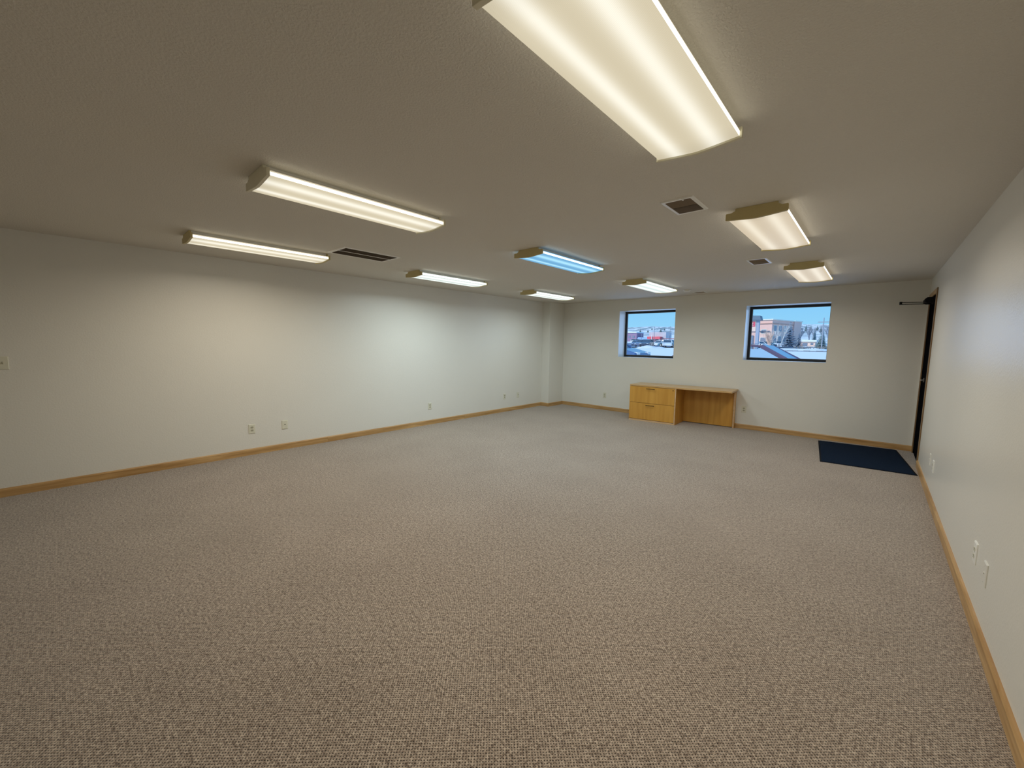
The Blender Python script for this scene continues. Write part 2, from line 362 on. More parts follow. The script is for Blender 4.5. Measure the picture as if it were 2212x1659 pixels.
mk('closer_arm', bm, M_black, door)

# ------------------------------------------------------------ ceiling lights
warm = dict(base=(0.90, 0.79, 0.56), hot=(1.0, 0.95, 0.80), s=.88, side=(1.0, 0.94, 0.76), ss=2.2, lc=(1.0, 0.89, 0.72), k=.95)
pink = dict(base=(0.88, 0.74, 0.54), hot=(0.98, 0.88, 0.70), s=.84, side=(1.0, 0.93, 0.78), ss=3.2, lc=(1.0, 0.91, 0.78), k=.85)
cool2 = dict(base=(0.78, 0.90, 0.84), hot=(1.0, 1.0, 0.97), s=1.05, side=(0.95, 1.0, 0.93), ss=3.2, lc=(0.86, 0.98, 0.98), k=.82)
cool = dict(base=(0.78, 0.90, 0.84), hot=(1.0, 1.0, 0.97), s=1.05, side=(0.95, 1.0, 0.93), ss=3.6, lc=(0.84, 0.98, 1.0), k=1.45)
blue = dict(base=(0.20, 0.52, 0.86), hot=(0.42, 0.78, 1.0), s=.95, side=(0.62, 0.84, 1.0), ss=3.4, lc=(0.66, 0.85, 1.0), k=1.4)
HALF = .61
def build_light(spec, capmat):
    root = empty('ceiling_light')
    bm = bmesh.new()                              # metal pan on the ceiling
    prism(bm, [(-.120, -.0005), (-.120, -.030), (-.150, -.030), (-.150, -.034), (.150, -.034), (.150, -.030), (.120, -.030), (.120, -.0005)], -HALF+.012, HALF-.012, 'Y')
    mk('housing', bm, M_house, root)
    bm = bmesh.new()                              # wraparound lens: upright sides and shallow V bottom
    n = 12
    pts = [(-.155, -.034), (-.174, -.036), (-.177, -.044), (-.176, -.063)]
    for i in range(1, n): 
        x = -.176+.352*i/n; pts.append((x, -.063-.014*min(1, 1.08*(1-abs(x/.176)))))
    pts += [(.176, -.063), (.177, -.044), (.174, -.036), (.155, -.034)]
    A = [bm.verts.new((x, -HALF+.010, z)) for x, z in pts]; B = [bm.verts.new((x, HALF-.010, z)) for x, z in pts]
    for i in range(len(pts)-1):
        f = bm.faces.new((A[i], A[i+1], B[i+1], B[i])); f.material_index = 1 if i in (2, len(pts)-4) else 0
    for i in (0, 1, len(pts)-3, len(pts)-2):
        pass
    bm.normal_update()
    me = bpy.data.meshes.new('lens'); bm.to_mesh(me); bm.free()
    me.materials.append(spec['lm']); me.materials.append(spec['sm'])
    for p_ in me.polygons:
        if 3 <= p_.index <= len(pts)-5: p_.use_smooth = True
    lo = bpy.data.objects.new('lens', me); COL.objects.link(lo); lo.parent = root
    cap = [(-.128, -.0003), (-.128, -.014), (-.152, -.026), (-.184, -.026), (-.187, -.030), (-.187, -.071)]
    for i in range(1, 8):
        x = -.187+.374*i/8; cap.append((x, -.071-.015*min(1, 1.08*(1-abs(x/.187)))))
    cap += [(.187, -.071), (.187, -.030), (.184, -.026), (.152, -.026), (.128, -.014), (.128, -.0003)]
    for s in (-1, 1):
        bm = bmesh.new(); prism(bm, cap, s*(HALF-.014), s*(HALF+.004), 'Y'); mk('end_cap', bm, capmat, root, .0015)
    li = bpy.data.lights.new('tube_light', 'AREA'); li.shape = 'RECTANGLE'; li.size = .32; li.size_y = 1.16
    li.energy = LAMP_POWER*spec.get('k', 1); li.color = spec['lc']; li.spread = R(168)
    lo2 = bpy.data.objects.new('tube_light', li); COL.objects.link(lo2); lo2.parent = root; lo2.location = (0, 0, -.092)
    return root
for nm, s in (('warm', warm), ('pink', pink), ('cool', cool), ('cool_far', cool2), ('blue', blue)):
    s['lm'] = lens_mat(nm+'_lens', s['base'], s['hot'], s['s'], 1.0, .10 if nm == 'pink' else .15)
    s['sm'] = emit(nm+'_lens_side', s['side'], s['ss'])
LX = (-.682, -2.712, -4.742); LY = (.785+HALF, 3.215+HALF, 5.645+HALF)
lights = [
 (0, 0, warm, M_cap2, 'largest wraparound ceiling light, cream lit, cut off by the top edge of the photo'),
 (1, 0, warm, M_cap2, 'warm lit wraparound ceiling light with a white side strip, second nearest to the camera'),
 (2, 0, warm, M_cap, 'warm lit wraparound ceiling light beside the large return air vent near the left wall'),
 (0, 1, pink, M_cap, 'warm lit wraparound ceiling light with an olive end cap, right of the nearer square vent'),
 (1, 1, blue, M_cap, 'ceiling light glowing pale blue, the only blue one'),
 (2, 1, cool, M_cap, 'cool white ceiling light along the left wall, middle one of that row'),
 (0, 2, pink, M_cap, 'smaller looking warm ceiling light above the right window, farthest of the right hand row'),
 (1, 2, cool2, M_cap, 'cool white ceiling light in front of the left window, beside the smoke detector'),
 (2, 2, cool2, M_cap, 'cool white ceiling light farthest away, in front of the corner pilaster'),
]
protos = {}
for ix, iy, spec, cm, lab in lights:
    key = (id(spec), cm.name)
    o = copy_tree(protos[key]) if key in protos else build_light(spec, cm)
    protos.setdefault(key, o)
    o.location = (LX[ix], LY[iy], HC)
    tag(o, lab, 'ceiling light', 'wraparound fluorescent lights on the ceiling')

# ------------------------------------------------------------ ceiling vents and detector
def frame_bm(w_, l_, b_, t_):
    """bevelled flange: outer w_ x l_, border b_, hanging t_ below z=0"""
    bm = bmesh.new(); hw, hl = w_/2, l_/2
    o = [(-hw, -hl), (hw, -hl), (hw, hl), (-hw, hl)]; s = [(-hw+.006, -hl+.006), (hw-.006, -hl+.006), (hw-.006, hl-.006), (-hw+.006, hl-.006)]
    i = [(-hw+b_, -hl+b_), (hw-b_, -hl+b_), (hw-b_, hl-b_), (-hw+b_, hl-b_)]
    V = [[bm.verts.new((x, y, z)) for x, y in ring] for ring, z in ((o, -.0003), (s, -t_), (i, -t_), (i, -.0003))]
    for k in range(3):
        for j in range(4): bm.faces.new((V[k][j], V[k][(j+1) % 4], V[k+1][(j+1) % 4], V[k+1][j]))
    return bm
# return grille by the left wall
v = empty('air_vent', (-4.305, 2.287, HC)); tag(v, 'large return air vent with two dark slatted banks between the left hand ceiling lights', 'vent', 'ceiling vents')
W_, L_ = .405, .665
mk('flange', frame_bm(W_, L_, .032, .008), M_vent, v)
bxo('duct', (-W_/2+.02, -L_/2+.02, -.0022), (W_/2-.02, L_/2-.02, -.0008), M_ventdark, v)
bxo('center_bar', (-.006, -L_/2+.03, -.008), (.006, L_/2-.03, -.003), M_vent, v)
bm = bmesh.new()
for k in range(26):
    x = -W_/2+.040+k*(W_-.08)/25
    if abs(x) < .010: continue
    box(bm, (-.0055, -L_/2+.031, -.0006), (.0055, L_/2-.031, .0006), mat=Matrix.Translation((x, 0, -.0058)) @ Matrix.Rotation(R(28), 4, 'Y'))
lv = mk('louvers', bm, M_louverd, v); lv['kind'] = 'stuff'
def register(loc, w_, l_, lab, lm=M_louver):
    v = empty('air_vent', loc); tag(v, lab, 'vent', 'ceiling vents')
    mk('flange', frame_bm(w_, l_, .024, .007), M_whitep, v)
    bxo('duct', (-w_/2+.014, -l_/2+.014, -.0022), (w_/2-.014, l_/2-.014, -.0008), M_ventdark, v)
    n = 20
    for half, ang, mt in ((-1, -38, M_louverd), (1, 38, lm)):  # tilt shading put into the colour: one bank dark, the other lighter
        bm = bmesh.new()
        for k in range(n//2):
            y = half*(.004+(k+.5)*(l_/2-.028)/(n/2))
            box(bm, (-w_/2+.025, -.0048, -.0005), (w_/2-.025, .0048, .0005), mat=Matrix.Translation((0, y, -.0055)) @ Matrix.Rotation(R(ang), 4, 'X'))
        mk('louvers', bm, mt, v)['kind'] = 'stuff'
    return v
r1 = register((-1.055, 2.918, HC), .215, .330, 'square white air register with a two tone grille, nearer one of the right hand row')
bm = bmesh.new(); box(bm, (-.004, -.012, -.014), (.004, .012, -.007)); o = mk('damper_lever', bm, M_whitep, r1); o.location = (.04, -.155, 0)
register((-1.058, 5.315, HC), .205, .345, 'small white air register between the two warm right hand ceiling lights')
register((-2.425, 7.70, HC), .21, .20, 'farthest small air register, close to the back wall above the left window')
bm = bmesh.new()
cyl(bm, (0, 0, -.0005), (0, 0, -.012), .066, seg=28); cyl(bm, (0, 0, -.012), (0, 0, -.034), .058, .046, seg=28)
sd = mk('smoke_detector', bm, M_whitep, None, .003); sd.location = (-2.50, 7.25, HC)
tag(sd, 'round white smoke detector on the ceiling beyond the cool light', 'smoke detector')

# ------------------------------------------------------------ wall plates
def plate_base(root, w_, h_, mat):
    bm = bmesh.new(); hw, hh = w_/2, h_/2
    A = [bm.verts.new(p) for p in ((-hw, 0, -hh), (hw, 0, -hh), (hw, 0, hh), (-hw, 0, hh))]
    B = [bm.verts.new(p) for p in ((-hw, -.004, -hh), (hw, -.004, -hh), (hw, -.004, hh), (-hw, -.004, hh))]
    C = [bm.verts.new(p) for p in ((-hw+.004, -.0068, -hh+.004), (hw-.004, -.0068, -hh+.004), (hw-.004, -.0068, hh-.004), (-hw+.004, -.0068, hh-.004))]
    for U, V in ((A, B), (B, C)):
        for j in range(4): bm.faces.new((U[j], U[(j+1) % 4], V[(j+1) % 4], V[j]))
    bm.faces.new(C)
    return mk('cover_plate', bm, mat, root)
def duplex(mat, recm):
    root = empty('wall_outlet'); plate_base(root, .074, .118, mat)
    for s in (-1, 1):
        bm = bmesh.new(); pts = []
        for i in range(20):
            t = 2*math.pi*i/20; x, z = .0172*math.cos(t), max(-.0118, min(.0118, .0172*math.sin(t))); pts.append((x, z+s*.0195))
        prism(bm, pts, -.0065, -.0086, 'Y'); rc = mk('receptacle', bm, recm, root)
        bm = bmesh.new(); 
        for dx in (-.0063, .0063): box(bm, (dx-.0013, -.0092, s*.0195), (dx+.0013, -.0084, s*.0195+.008))
        cyl(bm, (0, -.0084, s*.0195-.006), (0, -.0092, s*.0195-.006), .0027, seg=10)
        mk('slots', bm, M_slot, rc)
    bm = bmesh.new(); cyl(bm, (0, -.0066, 0), (0, -.0080, 0), .003, seg=10); mk('screw', bm, M_steel, root)
    return root
def jack(mat, sock, name='wall_jack'):
    root = empty(name); plate_base(root, .074, .118, mat)
    bm = bmesh.new(); cyl(bm, (0, -.0066, .004), (0, -.0105, .004), .0062, seg=14); mk('socket', bm, sock, root)
    for s in (-1, 1):
        bm = bmesh.new(); cyl(bm, (0, -.0066, s*.042), (0, -.0078, s*.042), .0028, seg=8); mk('screw', bm, mat, root)
    return root
LW = (0, 0, R(90)); BW = (0, 0, 0); RW = (0, 0, R(-90))        # plate front is local -y
dx1, dx2, dx3 = duplex(M_ivory, M_ivory2), duplex(M_whitep, M_ivory), None
jk1, jk2 = jack(M_ivory, M_slot), jack(M_wall, M_wall)
used = set()
def put(src, loc, rot, lab, cat, group=None):
    o = src if id(src) not in used else copy_tree(src)
    used.add(id(src)); o.location = loc; o.rotation_euler = rot; tag(o, lab, cat, group)
    return o
put(dx1, (XL, 1.510, .336), LW, 'ivory electrical outlet on the left wall, nearest to the camera', 'outlet', 'outlets on the left wall')
put(jk1, (XL, 1.898, .337), LW, 'ivory wall plate with one dark round jack, right beside the nearest left outlet', 'wall jack', 'jacks')
put(dx1, (XL, 4.290, .334), LW, 'ivory electrical outlet alone in the middle of the left wall', 'outlet', 'outlets on the left wall')
put(dx1, (XL, 6.250, .335), LW, 'ivory electrical outlet, left one of the pair before the corner pilaster', 'outlet', 'outlets on the left wall')
put(jk1, (XL, 6.690, .330), LW, 'ivory jack plate, right one of the pair before the corner pilaster', 'wall jack', 'jacks')
put(dx1, (-4.482, YB, .335), BW, 'ivory electrical outlet on the back wall left of the desk', 'outlet', 'outlets on the back wall')
put(dx1, (-1.678, YB, .350), BW, 'ivory electrical outlet on the back wall in the shadow right of the desk', 'outlet', 'outlets on the back wall')
put(dx2, (XR, 3.325, .350), RW, 'white electrical outlet low on the right wall, standing out clearly', 'outlet', 'plates on the right wall')
put(jk2, (XR, 3.050, .345), RW, 'wall coloured jack plate on the right wall, nearest to the camera', 'wall jack', 'plates on the right wall')
put(jk2, (XR, 5.860, .350), RW, 'wall coloured plate low on the right wall, closest to the door', 'wall jack', 'plates on the right wall')
put(dx2, (XR, 5.555, .345), RW, 'white electrical outlet on the right wall near the door, seen almost edge on', 'outlet', 'plates on the right wall')
sw = empty('light_switch', (XL, -.440, 1.236), rot=LW); tag(sw, 'ivory double light switch at the left edge of the photo', 'light switch')
plate_base(sw, .118, .118, M_ivory)
for dx in (-.023, .023):
    bm = bmesh.new(); box(bm, (dx-.005, -.0074, -.012), (dx+.005, -.0066, .012)); col_ = mk('toggle_slot', bm, M_ivory2, sw)
    bm = bmesh.new(); box(bm, (dx-.0038, -.020, -.002), (dx+.0038, -.007, .008)); mk('toggle', bm, M_ivory2, sw, .001)

# ------------------------------------------------------------ desk
desk = empty('desk', (-3.548, 7.402, 0), R(3.6))
tag(desk, 'honey maple desk with two wide file drawers and an open knee space, under the windows', 'desk')
DW, DD, DH = 1.80, .570, .708
CW = .885
bxo('desktop', (0, 0, DH-.028), (DW, DD, DH), M_mapletop, desk, .002)
bm = bmesh.new()
box(bm, (0, .022, .032), (.018, DD-.02, DH-.0285)); box(bm, (CW-.020, .004, .000), (CW, DD-.02, DH-.0285))
box(bm, (.018, .022, .032), (CW-.020, DD-.02, .050)); box(bm, (.018, DD-.04, .050), (CW-.020, DD-.02, DH-.0285))
box(bm, (.018, .03, DH-.050), (CW-.020, DD-.04, DH-.0285))
mk('cabinet_body', bm, M_maple, desk, .001)
bxo('plinth', (.002, .006, 0), (CW-.021, .05, .030), M_edge, desk)
bxo('edge_band', (CW-.020, .0015, 0), (CW, .004, DH-.0285), M_edge, desk)
zs = (.034, .358, DH-.031)
for k in range(2):
    z0, z1 = zs[k]+.003, zs[k+1]-.003
    bm = bmesh.new(); box(bm, (.003, .003, z0), (CW-.0225, .0215, z1)); d = mk('drawer', bm, M_maple, desk, .0015)
    hz = z1-.033 if k == 1 else z1-.036; hx = .415
    bm = bmesh.new(); box(bm, (hx-.082, -.026, hz-.005), (hx+.082, -.018, hz+.005))
    for s in (-1, 1): cyl(bm, (hx+s*.070, -.019, hz), (hx+s*.070, .003, hz), .004, seg=10)
    mk('handle', bm, M_handle, d, .001)
    if k == 1:
        bm = bmesh.new(); cyl(bm, (CW-.055, .0035, z1-.032), (CW-.055, -.001, z1-.032), .009, seg=16); mk('lock', bm, M_handle, d)
bxo('modesty_panel', (CW+.0005, DD-.045, .012), (DW-.045, DD-.026, DH-.0285), M_maple, desk)
bxo('end_panel', (DW-.045, DD-.085, 0), (DW-.020, DD-.012, DH-.0285), M_maple, desk)
bxo('edge_band', (DW-.045, DD-.0875, 0), (DW-.020, DD-.085, DH-.0285), M_edge, desk)

# ------------------------------------------------------------ door mat
mt_ = empty('door_mat', (-.045, 7.245, 0), R(5.6)); tag(mt_, 'dark navy rectangular door mat lying askew on the carpet before the door', 'mat')
hw, hl = .455, .735
bxo('pile', (-hw+.018, -hl+.018, .001), (hw-.018, hl-.018, .009), M_mat, mt_, .002)
bm = bmesh.new()
o_ = [(-hw, -hl), (hw, -hl), (hw, hl), (-hw, hl)]; i_ = [(-hw+.019, -hl+.019), (hw-.019, -hl+.019), (hw-.019, hl-.019), (-hw+.019, hl-.019)]
A = [bm.verts.new((x, y, .0005)) for x, y in o_]; A2 = [bm.verts.new((x, y, .003)) for x, y in o_]; B = [bm.verts.new((x, y, .006)) for x, y in i_]; C = [bm.verts.new((x, y, .0005)) for x, y in i_]
for U, V in ((A, A2), (A2, B), (B, C), (C, A)):
    for j in range(4): bm.faces.new((U[j], U[(j+1) % 4], V[(j+1) % 4], V[j]))
mk('rubber_edge', bm, M_matedge, mt_)


# ============================================================ outside: snowy lot, shops and hills
from mathutils import noise as MN
PROF = [(8.3, .02), (15.5, .06), (17, .15), (23, .80), (40, .88), (60, .95), (80, 1.0), (110, 1.15), (150, 1.5), (180, 2.3), (210, 3.0), (300, 7.5), (450, 14), (650, 23), (850, 33), (1000, 47), (1150, 52), (1600, 40)]
def ground(x, y, rough=True):
    z = PROF[-1][1]
    for (a, za), (b, zb) in zip(PROF[:-1], PROF[1:]):
        if y <= b:
            z = za+(zb-za)*max(0, (y-a)/(b-a)); break
    if rough:
        k = 0 if y < 30 else min(1, (y-30)/50)*.06 if y < 200 else .06+(y-200)/800*3.0
        z += k*MN.noise(Vector((x*.012 if y > 200 else x*.12, y*.016 if y > 200 else y*.12, 3.1)))*1.5
    return z
def flatv(name, c, **k): return flat(name, c, **k)
M_snow = flat('snow', (0.80, 0.84, 0.86), .8, var=.03, scale=.6)
def hill_mat():
    mt, n, b = new_mat('snowy_scrub_hill'); L = n.links
    t = n.nodes.new('ShaderNodeTexCoord'); mp = n.nodes.new('ShaderNodeMapping'); mp.inputs['Scale'].default_value = (.055, .020, .055)
    no = n.nodes.new('ShaderNodeTexNoise'); no.inputs['Scale'].default_value = 1; no.inputs['Detail'].default_value = 7; no.inputs['Roughness'].default_value = .65
    L.new(t.outputs['Object'], mp.inputs[0]); L.new(mp.outputs[0], no.inputs['Vector'])
    sp = n.nodes.new('ShaderNodeSeparateXYZ'); L.new(t.outputs['Object'], sp.inputs[0])
    far = n.nodes.new('ShaderNodeMapRange'); far.inputs[1].default_value = 230; far.inputs[2].default_value = 420; far.inputs[3].default_value = 0; far.inputs[4].default_value = 1
    L.new(sp.outputs['Y'], far.inputs[0])
    rp = n.nodes.new('ShaderNodeValToRGB'); rp.color_ramp.elements[0].position = .47; rp.color_ramp.elements[0].color = (0, 0, 0, 1); rp.color_ramp.elements[1].position = .56; rp.color_ramp.elements[1].color = (1, 1, 1, 1)
    L.new(no.outputs['Fac'], rp.inputs[0])
    m_ = n.nodes.new('ShaderNodeMath'); m_.operation = 'MULTIPLY'; L.new(rp.outputs[0], m_.inputs[0]); L.new(far.outputs[0], m_.inputs[1])
    mx = n.nodes.new('ShaderNodeMix'); mx.data_type = 'RGBA'; mx.inputs[6].default_value = (0.82, 0.86, 0.88, 1); mx.inputs[7].default_value = (0.30, 0.36, 0.38, 1)
    L.new(m_.outputs[0], mx.inputs[0]); L.new(mx.outputs[2], b.inputs['Base Color']); b.inputs['Roughness'].default_value = .9; b.inputs['Specular IOR Level'].default_value = .1
    return mt
M_terrain = hill_mat()
xs_ = [-1100+i*22 for i in range(78)]; ys_ = [8.45, 12, 15.5, 17, 19, 21, 23, 28, 34, 40, 50, 60, 70, 80, 95, 110, 130, 150, 165, 180, 195, 210, 235, 260, 300, 350, 400, 450, 520, 590, 650, 700, 750, 800, 850, 900, 950, 1000, 1050, 1100, 1150, 1300, 1600]
xs_ = sorted(set(xs_+[-60, -50, -40, -30, -20, -15, -10, -5, 0, 5, 10]))
me = bpy.data.meshes.new('ground'); nx = len(xs_)
me.from_pydata([(x, y, ground(x, y)) for y in ys_ for x in xs_], [], [(j*nx+i, j*nx+i+1, (j+1)*nx+i+1, (j+1)*nx+i) for j in range(len(ys_)-1) for i in range(nx-1)])
me.materials.append(M_terrain)
for p_ in me.polygons: p_.use_smooth = True
g_ = bpy.data.objects.new('ground', me); COL.objects.link(g_); struct(g_)
M_asph = flat('wet_asphalt', (0.16, 0.21, 0.30), .7, var=.15, scale=.2)
def patch(name, x0, x1, y0, y1, mat, dz=.04, n=12):
    bm = bmesh.new(); V = [[bm.verts.new((x0+(x1-x0)*i/n, y0+(y1-y0)*j/n, ground(x0+(x1-x0)*i/n, y0+(y1-y0)*j/n, False)+dz+.12)) for i in range(n+1)] for j in range(n+1)]
    for j in range(n):
        for i in range(n): bm.faces.new((V[j][i], V[j][i+1], V[j+1][i+1], V[j+1][i]))
    return struct(mk(name, bm, mat))
patch('parking_lot', -105, -31, 66, 176, M_asph)
patch('road', -40, 20, 112, 140, M_asph)

# snow mounds and kerb
M_scrub = flat('winter_scrub', (0.30, 0.27, 0.24), .9, var=.3, scale=3)
M_kerb = flat('kerb_stone', (0.16, 0.18, 0.22), .9, var=.3, scale=4)
bm = bmesh.new()
xk = -10.2
while xk < -3.6:
    L_ = random.uniform(.5, .9); z = ground(xk, 60)
    box(bm, (xk, 60, z-.1), (xk+L_-.04, 60.3, z+.10+random.uniform(-.03, .03))); xk += L_
kb = mk('kerb', bm, M_kerb); struct(kb)
def mound(name, x0, x1, y0, y1, h, lab):
    nX, nY = 28, 12; bm = bmesh.new(); V = []
    for j in range(nY+1):
        row = []
        for i in range(nX+1):
            u, v = i/nX, j/nY; x = x0+(x1-x0)*u; y = y0+(y1-y0)*v
            e = (math.sin(math.pi*u)*math.sin(math.pi*v))**.6
            row.append(bm.verts.new((x, y, ground(x, y, False)-.12+e*h*(.75+.5*MN.noise(Vector((x*.7, y*.5, 1)))))))
        V.append(row)
    for j in range(nY):
        for i in range(nX): bm.faces.new((V[j][i], V[j][i+1], V[j+1][i+1], V[j+1][i]))
    o = mk(name, bm, M_snow, smooth=True); tag(o, lab, 'snow bank'); return o
mound('snow_bank', -10.2, -6.0, 82, 92, .55, 'long snow bank with scrub behind the kerb, outside the right window')
mound('snow_bank', -8.6, -4.6, 70, 78, .50, 'bumpy snow bank at the right edge of the right window')
mound('snow_bank', -32.5, -27, 66, 72, .62, 'snow bank before the parking lot, outside the left window')
def twigs(bm, base, h, n, spread, r=.012, seed=0):
    rr = random.Random(seed)
    for k in range(n):
        a = rr.uniform(0, 2*math.pi); l = h*rr.uniform(.6, 1); s = spread*rr.uniform(.3, 1)
        cyl(bm, base, (base[0]+s*math.cos(a), base[1]+s*math.sin(a), base[2]+l), r, r*.3, seg=4)
for k in range(14):
    x = -9.8+.34*k; y = 79.6+(k*37 % 11)*.14
    bm = bmesh.new(); twigs(bm, (0, 0, 0), .55, 14, .45, .018, k)
    o = mk('scrub_bush', bm, M_scrub); o.location = (x, y, ground(x, y, False)+.25); tag(o, 'small bare scrub bush poking out of the snow banks outside the right window', 'bush', 'scrub bushes in the snow')

# ---- cars
M_tyre = flat('tyre', (0.02, 0.02, 0.025), .8); M_hub = flat('wheel_rim', (0.45, 0.47, 0.5), .35, .7)
M_carglass = flat('car_glass', (0.05, 0.08, 0.12), .12, spec=.8)
M_lamp = flat('car_lamp', (0.75, 0.8, 0.82), .2); M_tail = flat('tail_lamp', (0.45, 0.02, 0.02), .3)
def paint(name, c): 
    mt, n, b = new_mat(name); b.inputs['Base Color'].default_value = c+(1,); b.inputs['Roughness'].default_value = .22; b.inputs['Coat Weight'].default_value = .5; return mt
def loft(bm, sections, mi=0):
    """sections: list of rings (same count) -> closed skin"""
    R_ = [[bm.verts.new(p) for p in s] for s in sections]; n = len(R_[0])
    for a, b in zip(R_[:-1], R_[1:]):
        for i in range(n): f = bm.faces.new((a[i], a[(i+1) % n], b[(i+1) % n], b[i])); f.material_index = mi
    f = bm.faces.new(R_[0][::-1]); f.material_index = mi; f = bm.faces.new(R_[-1]); f.material_index = mi
def make_car(name, L_, Wd, H, kind, mat, glass=None):
    """car pointing to +x, origin on the ground below its middle"""
    root = empty(name); hw = Wd/2; hl = L_/2; glass = glass or M_carglass
    belt = H*.62; cl = .18
    if kind == 'suv': top = [(-hl*.96, belt), (-hl*.86, H*.97), (-hl*.2, H), (hl*.22, H*.985), (hl*.50, belt+.03)]; hood = (hl*.50, hl*.97, belt-.02, H*.48)
    elif kind == 'hatch': top = [(-hl*.95, belt), (-hl*.62, H*.95), (-hl*.1, H), (hl*.16, H*.975), (hl*.56, belt+.02)]; hood = (hl*.56, hl*.97, belt-.02, H*.46)
    else: top = [(-hl*.72, belt+.02), (-hl*.38, H*.96), (-hl*.02, H), (hl*.14, H*.97), (hl*.48, belt)]; hood = (hl*.48, hl*.97, belt-.02, H*.46)
    # lower body: side outline with wheel arches, narrowed at the ends
    wr = H*.225; wx = (-hl*.62, hl*.62)
    out_ = [(-hl, cl+.12), (-hl, belt*.82), (-hl*.97, belt-.02), (top[0][0], belt), (hood[0], belt), (hood[0]+.1*hl, belt-.03), (hl*.80, hood[3]+.08), (hl*.96, hood[3]-.02), (hl, cl+.22), (hl*.99, cl+.04)]
    low = []
    for w in (wx[1], wx[0]):
        for k in range(0, 9):
            a = math.pi*k/8; low.append((w+(wr+.05)*math.cos(a), wr+(wr+.05)*math.sin(a) if math.sin(a) > .25 else cl))
    outl = out_+low+[(-hl*.99, cl+.02)]
    bm = bmesh.new()
    secs = []
    for yy, s in ((-hw, .965), (-hw*.94, 1), (hw*.94, 1), (hw, .965)):
        secs.append([(p[0]*s, yy, p[1] if s == 1 else cl+(p[1]-cl)*.985) for p in outl])
    loft(bm, secs); mk('body', bm, mat, root, .02)
    bm = bmesh.new()                              # cabin with tumblehome; roof skin
    secs = []
    for yy, dz in ((-1, 0), (-.99, 0), (.99, 0), (1, 0)):
        secs.append([(p[0], yy*(hw*.93 if p[1] < belt+.05 else hw*.74), p[1]-(.03 if p[1] > belt+.05 else 0)) for p in top])
    loft(bm, secs); mk('windows', bm, glass, root)
    bm = bmesh.new()
    rf = [p for p in top if p[1] > belt+.05]
    prism(bm, [(rf[0][0]-.03, rf[0][1]-.05), (rf[0][0], rf[0][1]), (rf[1][0], rf[1][1]), (rf[2][0], rf[2][1]), (rf[2][0]+.06, rf[2][1]-.05), (rf[1][0], rf[1][1]-.045)], -hw*.77, hw*.77, 'Y'); mk('roof', bm, mat, root, .01)
    for s in (-1, 1):
        def pil(a, b, w_=.045):
            bm = bmesh.new()
            A_ = Vector((a[0], s*hw*.945 if a[1] < belt+.06 else s*hw*.765, a[1])); B_ = Vector((b[0], s*hw*.765, b[1]-.02)); cyl(bm, A_, B_, w_, seg=6); mk('pillar', bm, mat, root)
        pil(top[-1], rf[-1], .055); pil(top[0], rf[0], .07); pil(((top[0][0]+top[-1][0])/2+.1, belt), ((rf[0][0]+rf[-1][0])/2, rf[1][1]), .035)
        bm = bmesh.new(); box(bm, (hood[0]-.20, s*hw*1.02-.07, belt+.02), (hood[0]-.05, s*hw*1.02+.07, belt+.14)); mk('mirror', bm, mat, root, .02)
        bm = bmesh.new(); box(bm, (hl*.90, s*hw*.72-.16, hood[3]-.10), (hl*.985, s*hw*.72+.16, hood[3]+.02)); mk('headlamp', bm, M_lamp, root, .01)
        bm = bmesh.new(); box(bm, (-hl*1.004, s*hw*.76-.13, belt*.70), (-hl*.95, s*hw*.76+.13, belt*.90)); mk('tail_lamp', bm, M_tail, root, .01)
        for w in wx:
            bm = bmesh.new(); cyl(bm, (w, s*(hw-.21), wr), (w, s*(hw-.005), wr), wr, seg=24); wo_ = mk('wheel', bm, M_tyre, root, .015)
            bm = bmesh.new(); cyl(bm, (w, s*(hw-.02), wr), (w, s*(hw+.004), wr), wr*.62, seg=16); mk('rim', bm, M_hub, wo_)
    return root
P_skyrefl = paint('roof_sky_reflection', (0.045, 0.16, 0.42)); P_dblue = paint('paint_dark_blue', (0.07, 0.14, 0.32)); P_silver = paint('paint_silver', (0.55, 0.60, 0.68)); P_white = paint('paint_white', (0.85, 0.88, 0.9))  # the first blue stands for sky reflected on a car roof
P_dark = paint('paint_charcoal', (0.06, 0.08, 0.12)); P_teal = paint('paint_teal', (0.08, 0.22, 0.36)); P_slate = paint('paint_slate', (0.14, 0.19, 0.32))
def place_car(o, x, y, rz, lab, group=None, dz=.0):
    o.location = (x, y, ground(x, y, False)+dz); o.rotation_euler = (0, 0, R(rz)); tag(o, lab, 'car', group); return o
clear = glass_mat('clear_car_glass', (0.80, 0.88, 0.92))
c = make_car('car', 4.2, 1.78, 1.46, 'hatch', paint('paint_mauve', (0.15, 0.10, 0.16)), clear); place_car(c, -2.46, 12.3, 0, 'dark car with blue reflections parked close outside the right window, only its roof line showing')
M_ws = new_mat('windscreen_sky_reflection')[0]; b_ = M_ws.node_tree.nodes['Principled BSDF']; b_.inputs['Base Color'].default_value = (0.05, 0.20, 0.50, 1); b_.inputs['Roughness'].default_value = .15  # blue sky reflection put into the windscreen colour
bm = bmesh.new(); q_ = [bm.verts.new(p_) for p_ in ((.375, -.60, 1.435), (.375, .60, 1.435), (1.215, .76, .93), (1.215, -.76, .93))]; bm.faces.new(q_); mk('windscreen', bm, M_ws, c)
bm = bmesh.new(); box(bm, (-1.35, -.62, 1.462), (.32, .62, 1.468)); mk('roof_reflection_sheet', bm, P_skyrefl, c)  # thin sheet added on the roof, its blue painting the reflected sky
c.location.z = .085
c = make_car('car', 4.5, 1.80, 1.50, 'sedan', P_dblue); place_car(c, -11.18, 20.2, 0, 'dark blue car behind the snow, cut by the left edge of the left window'); c.location.z = .40
SUV = make_car('car', 4.7, 1.9, 1.72, 'suv', P_silver); place_car(SUV, -23.1, 151, -62, 'silver sport utility car parked before the tan building', dz=.12)
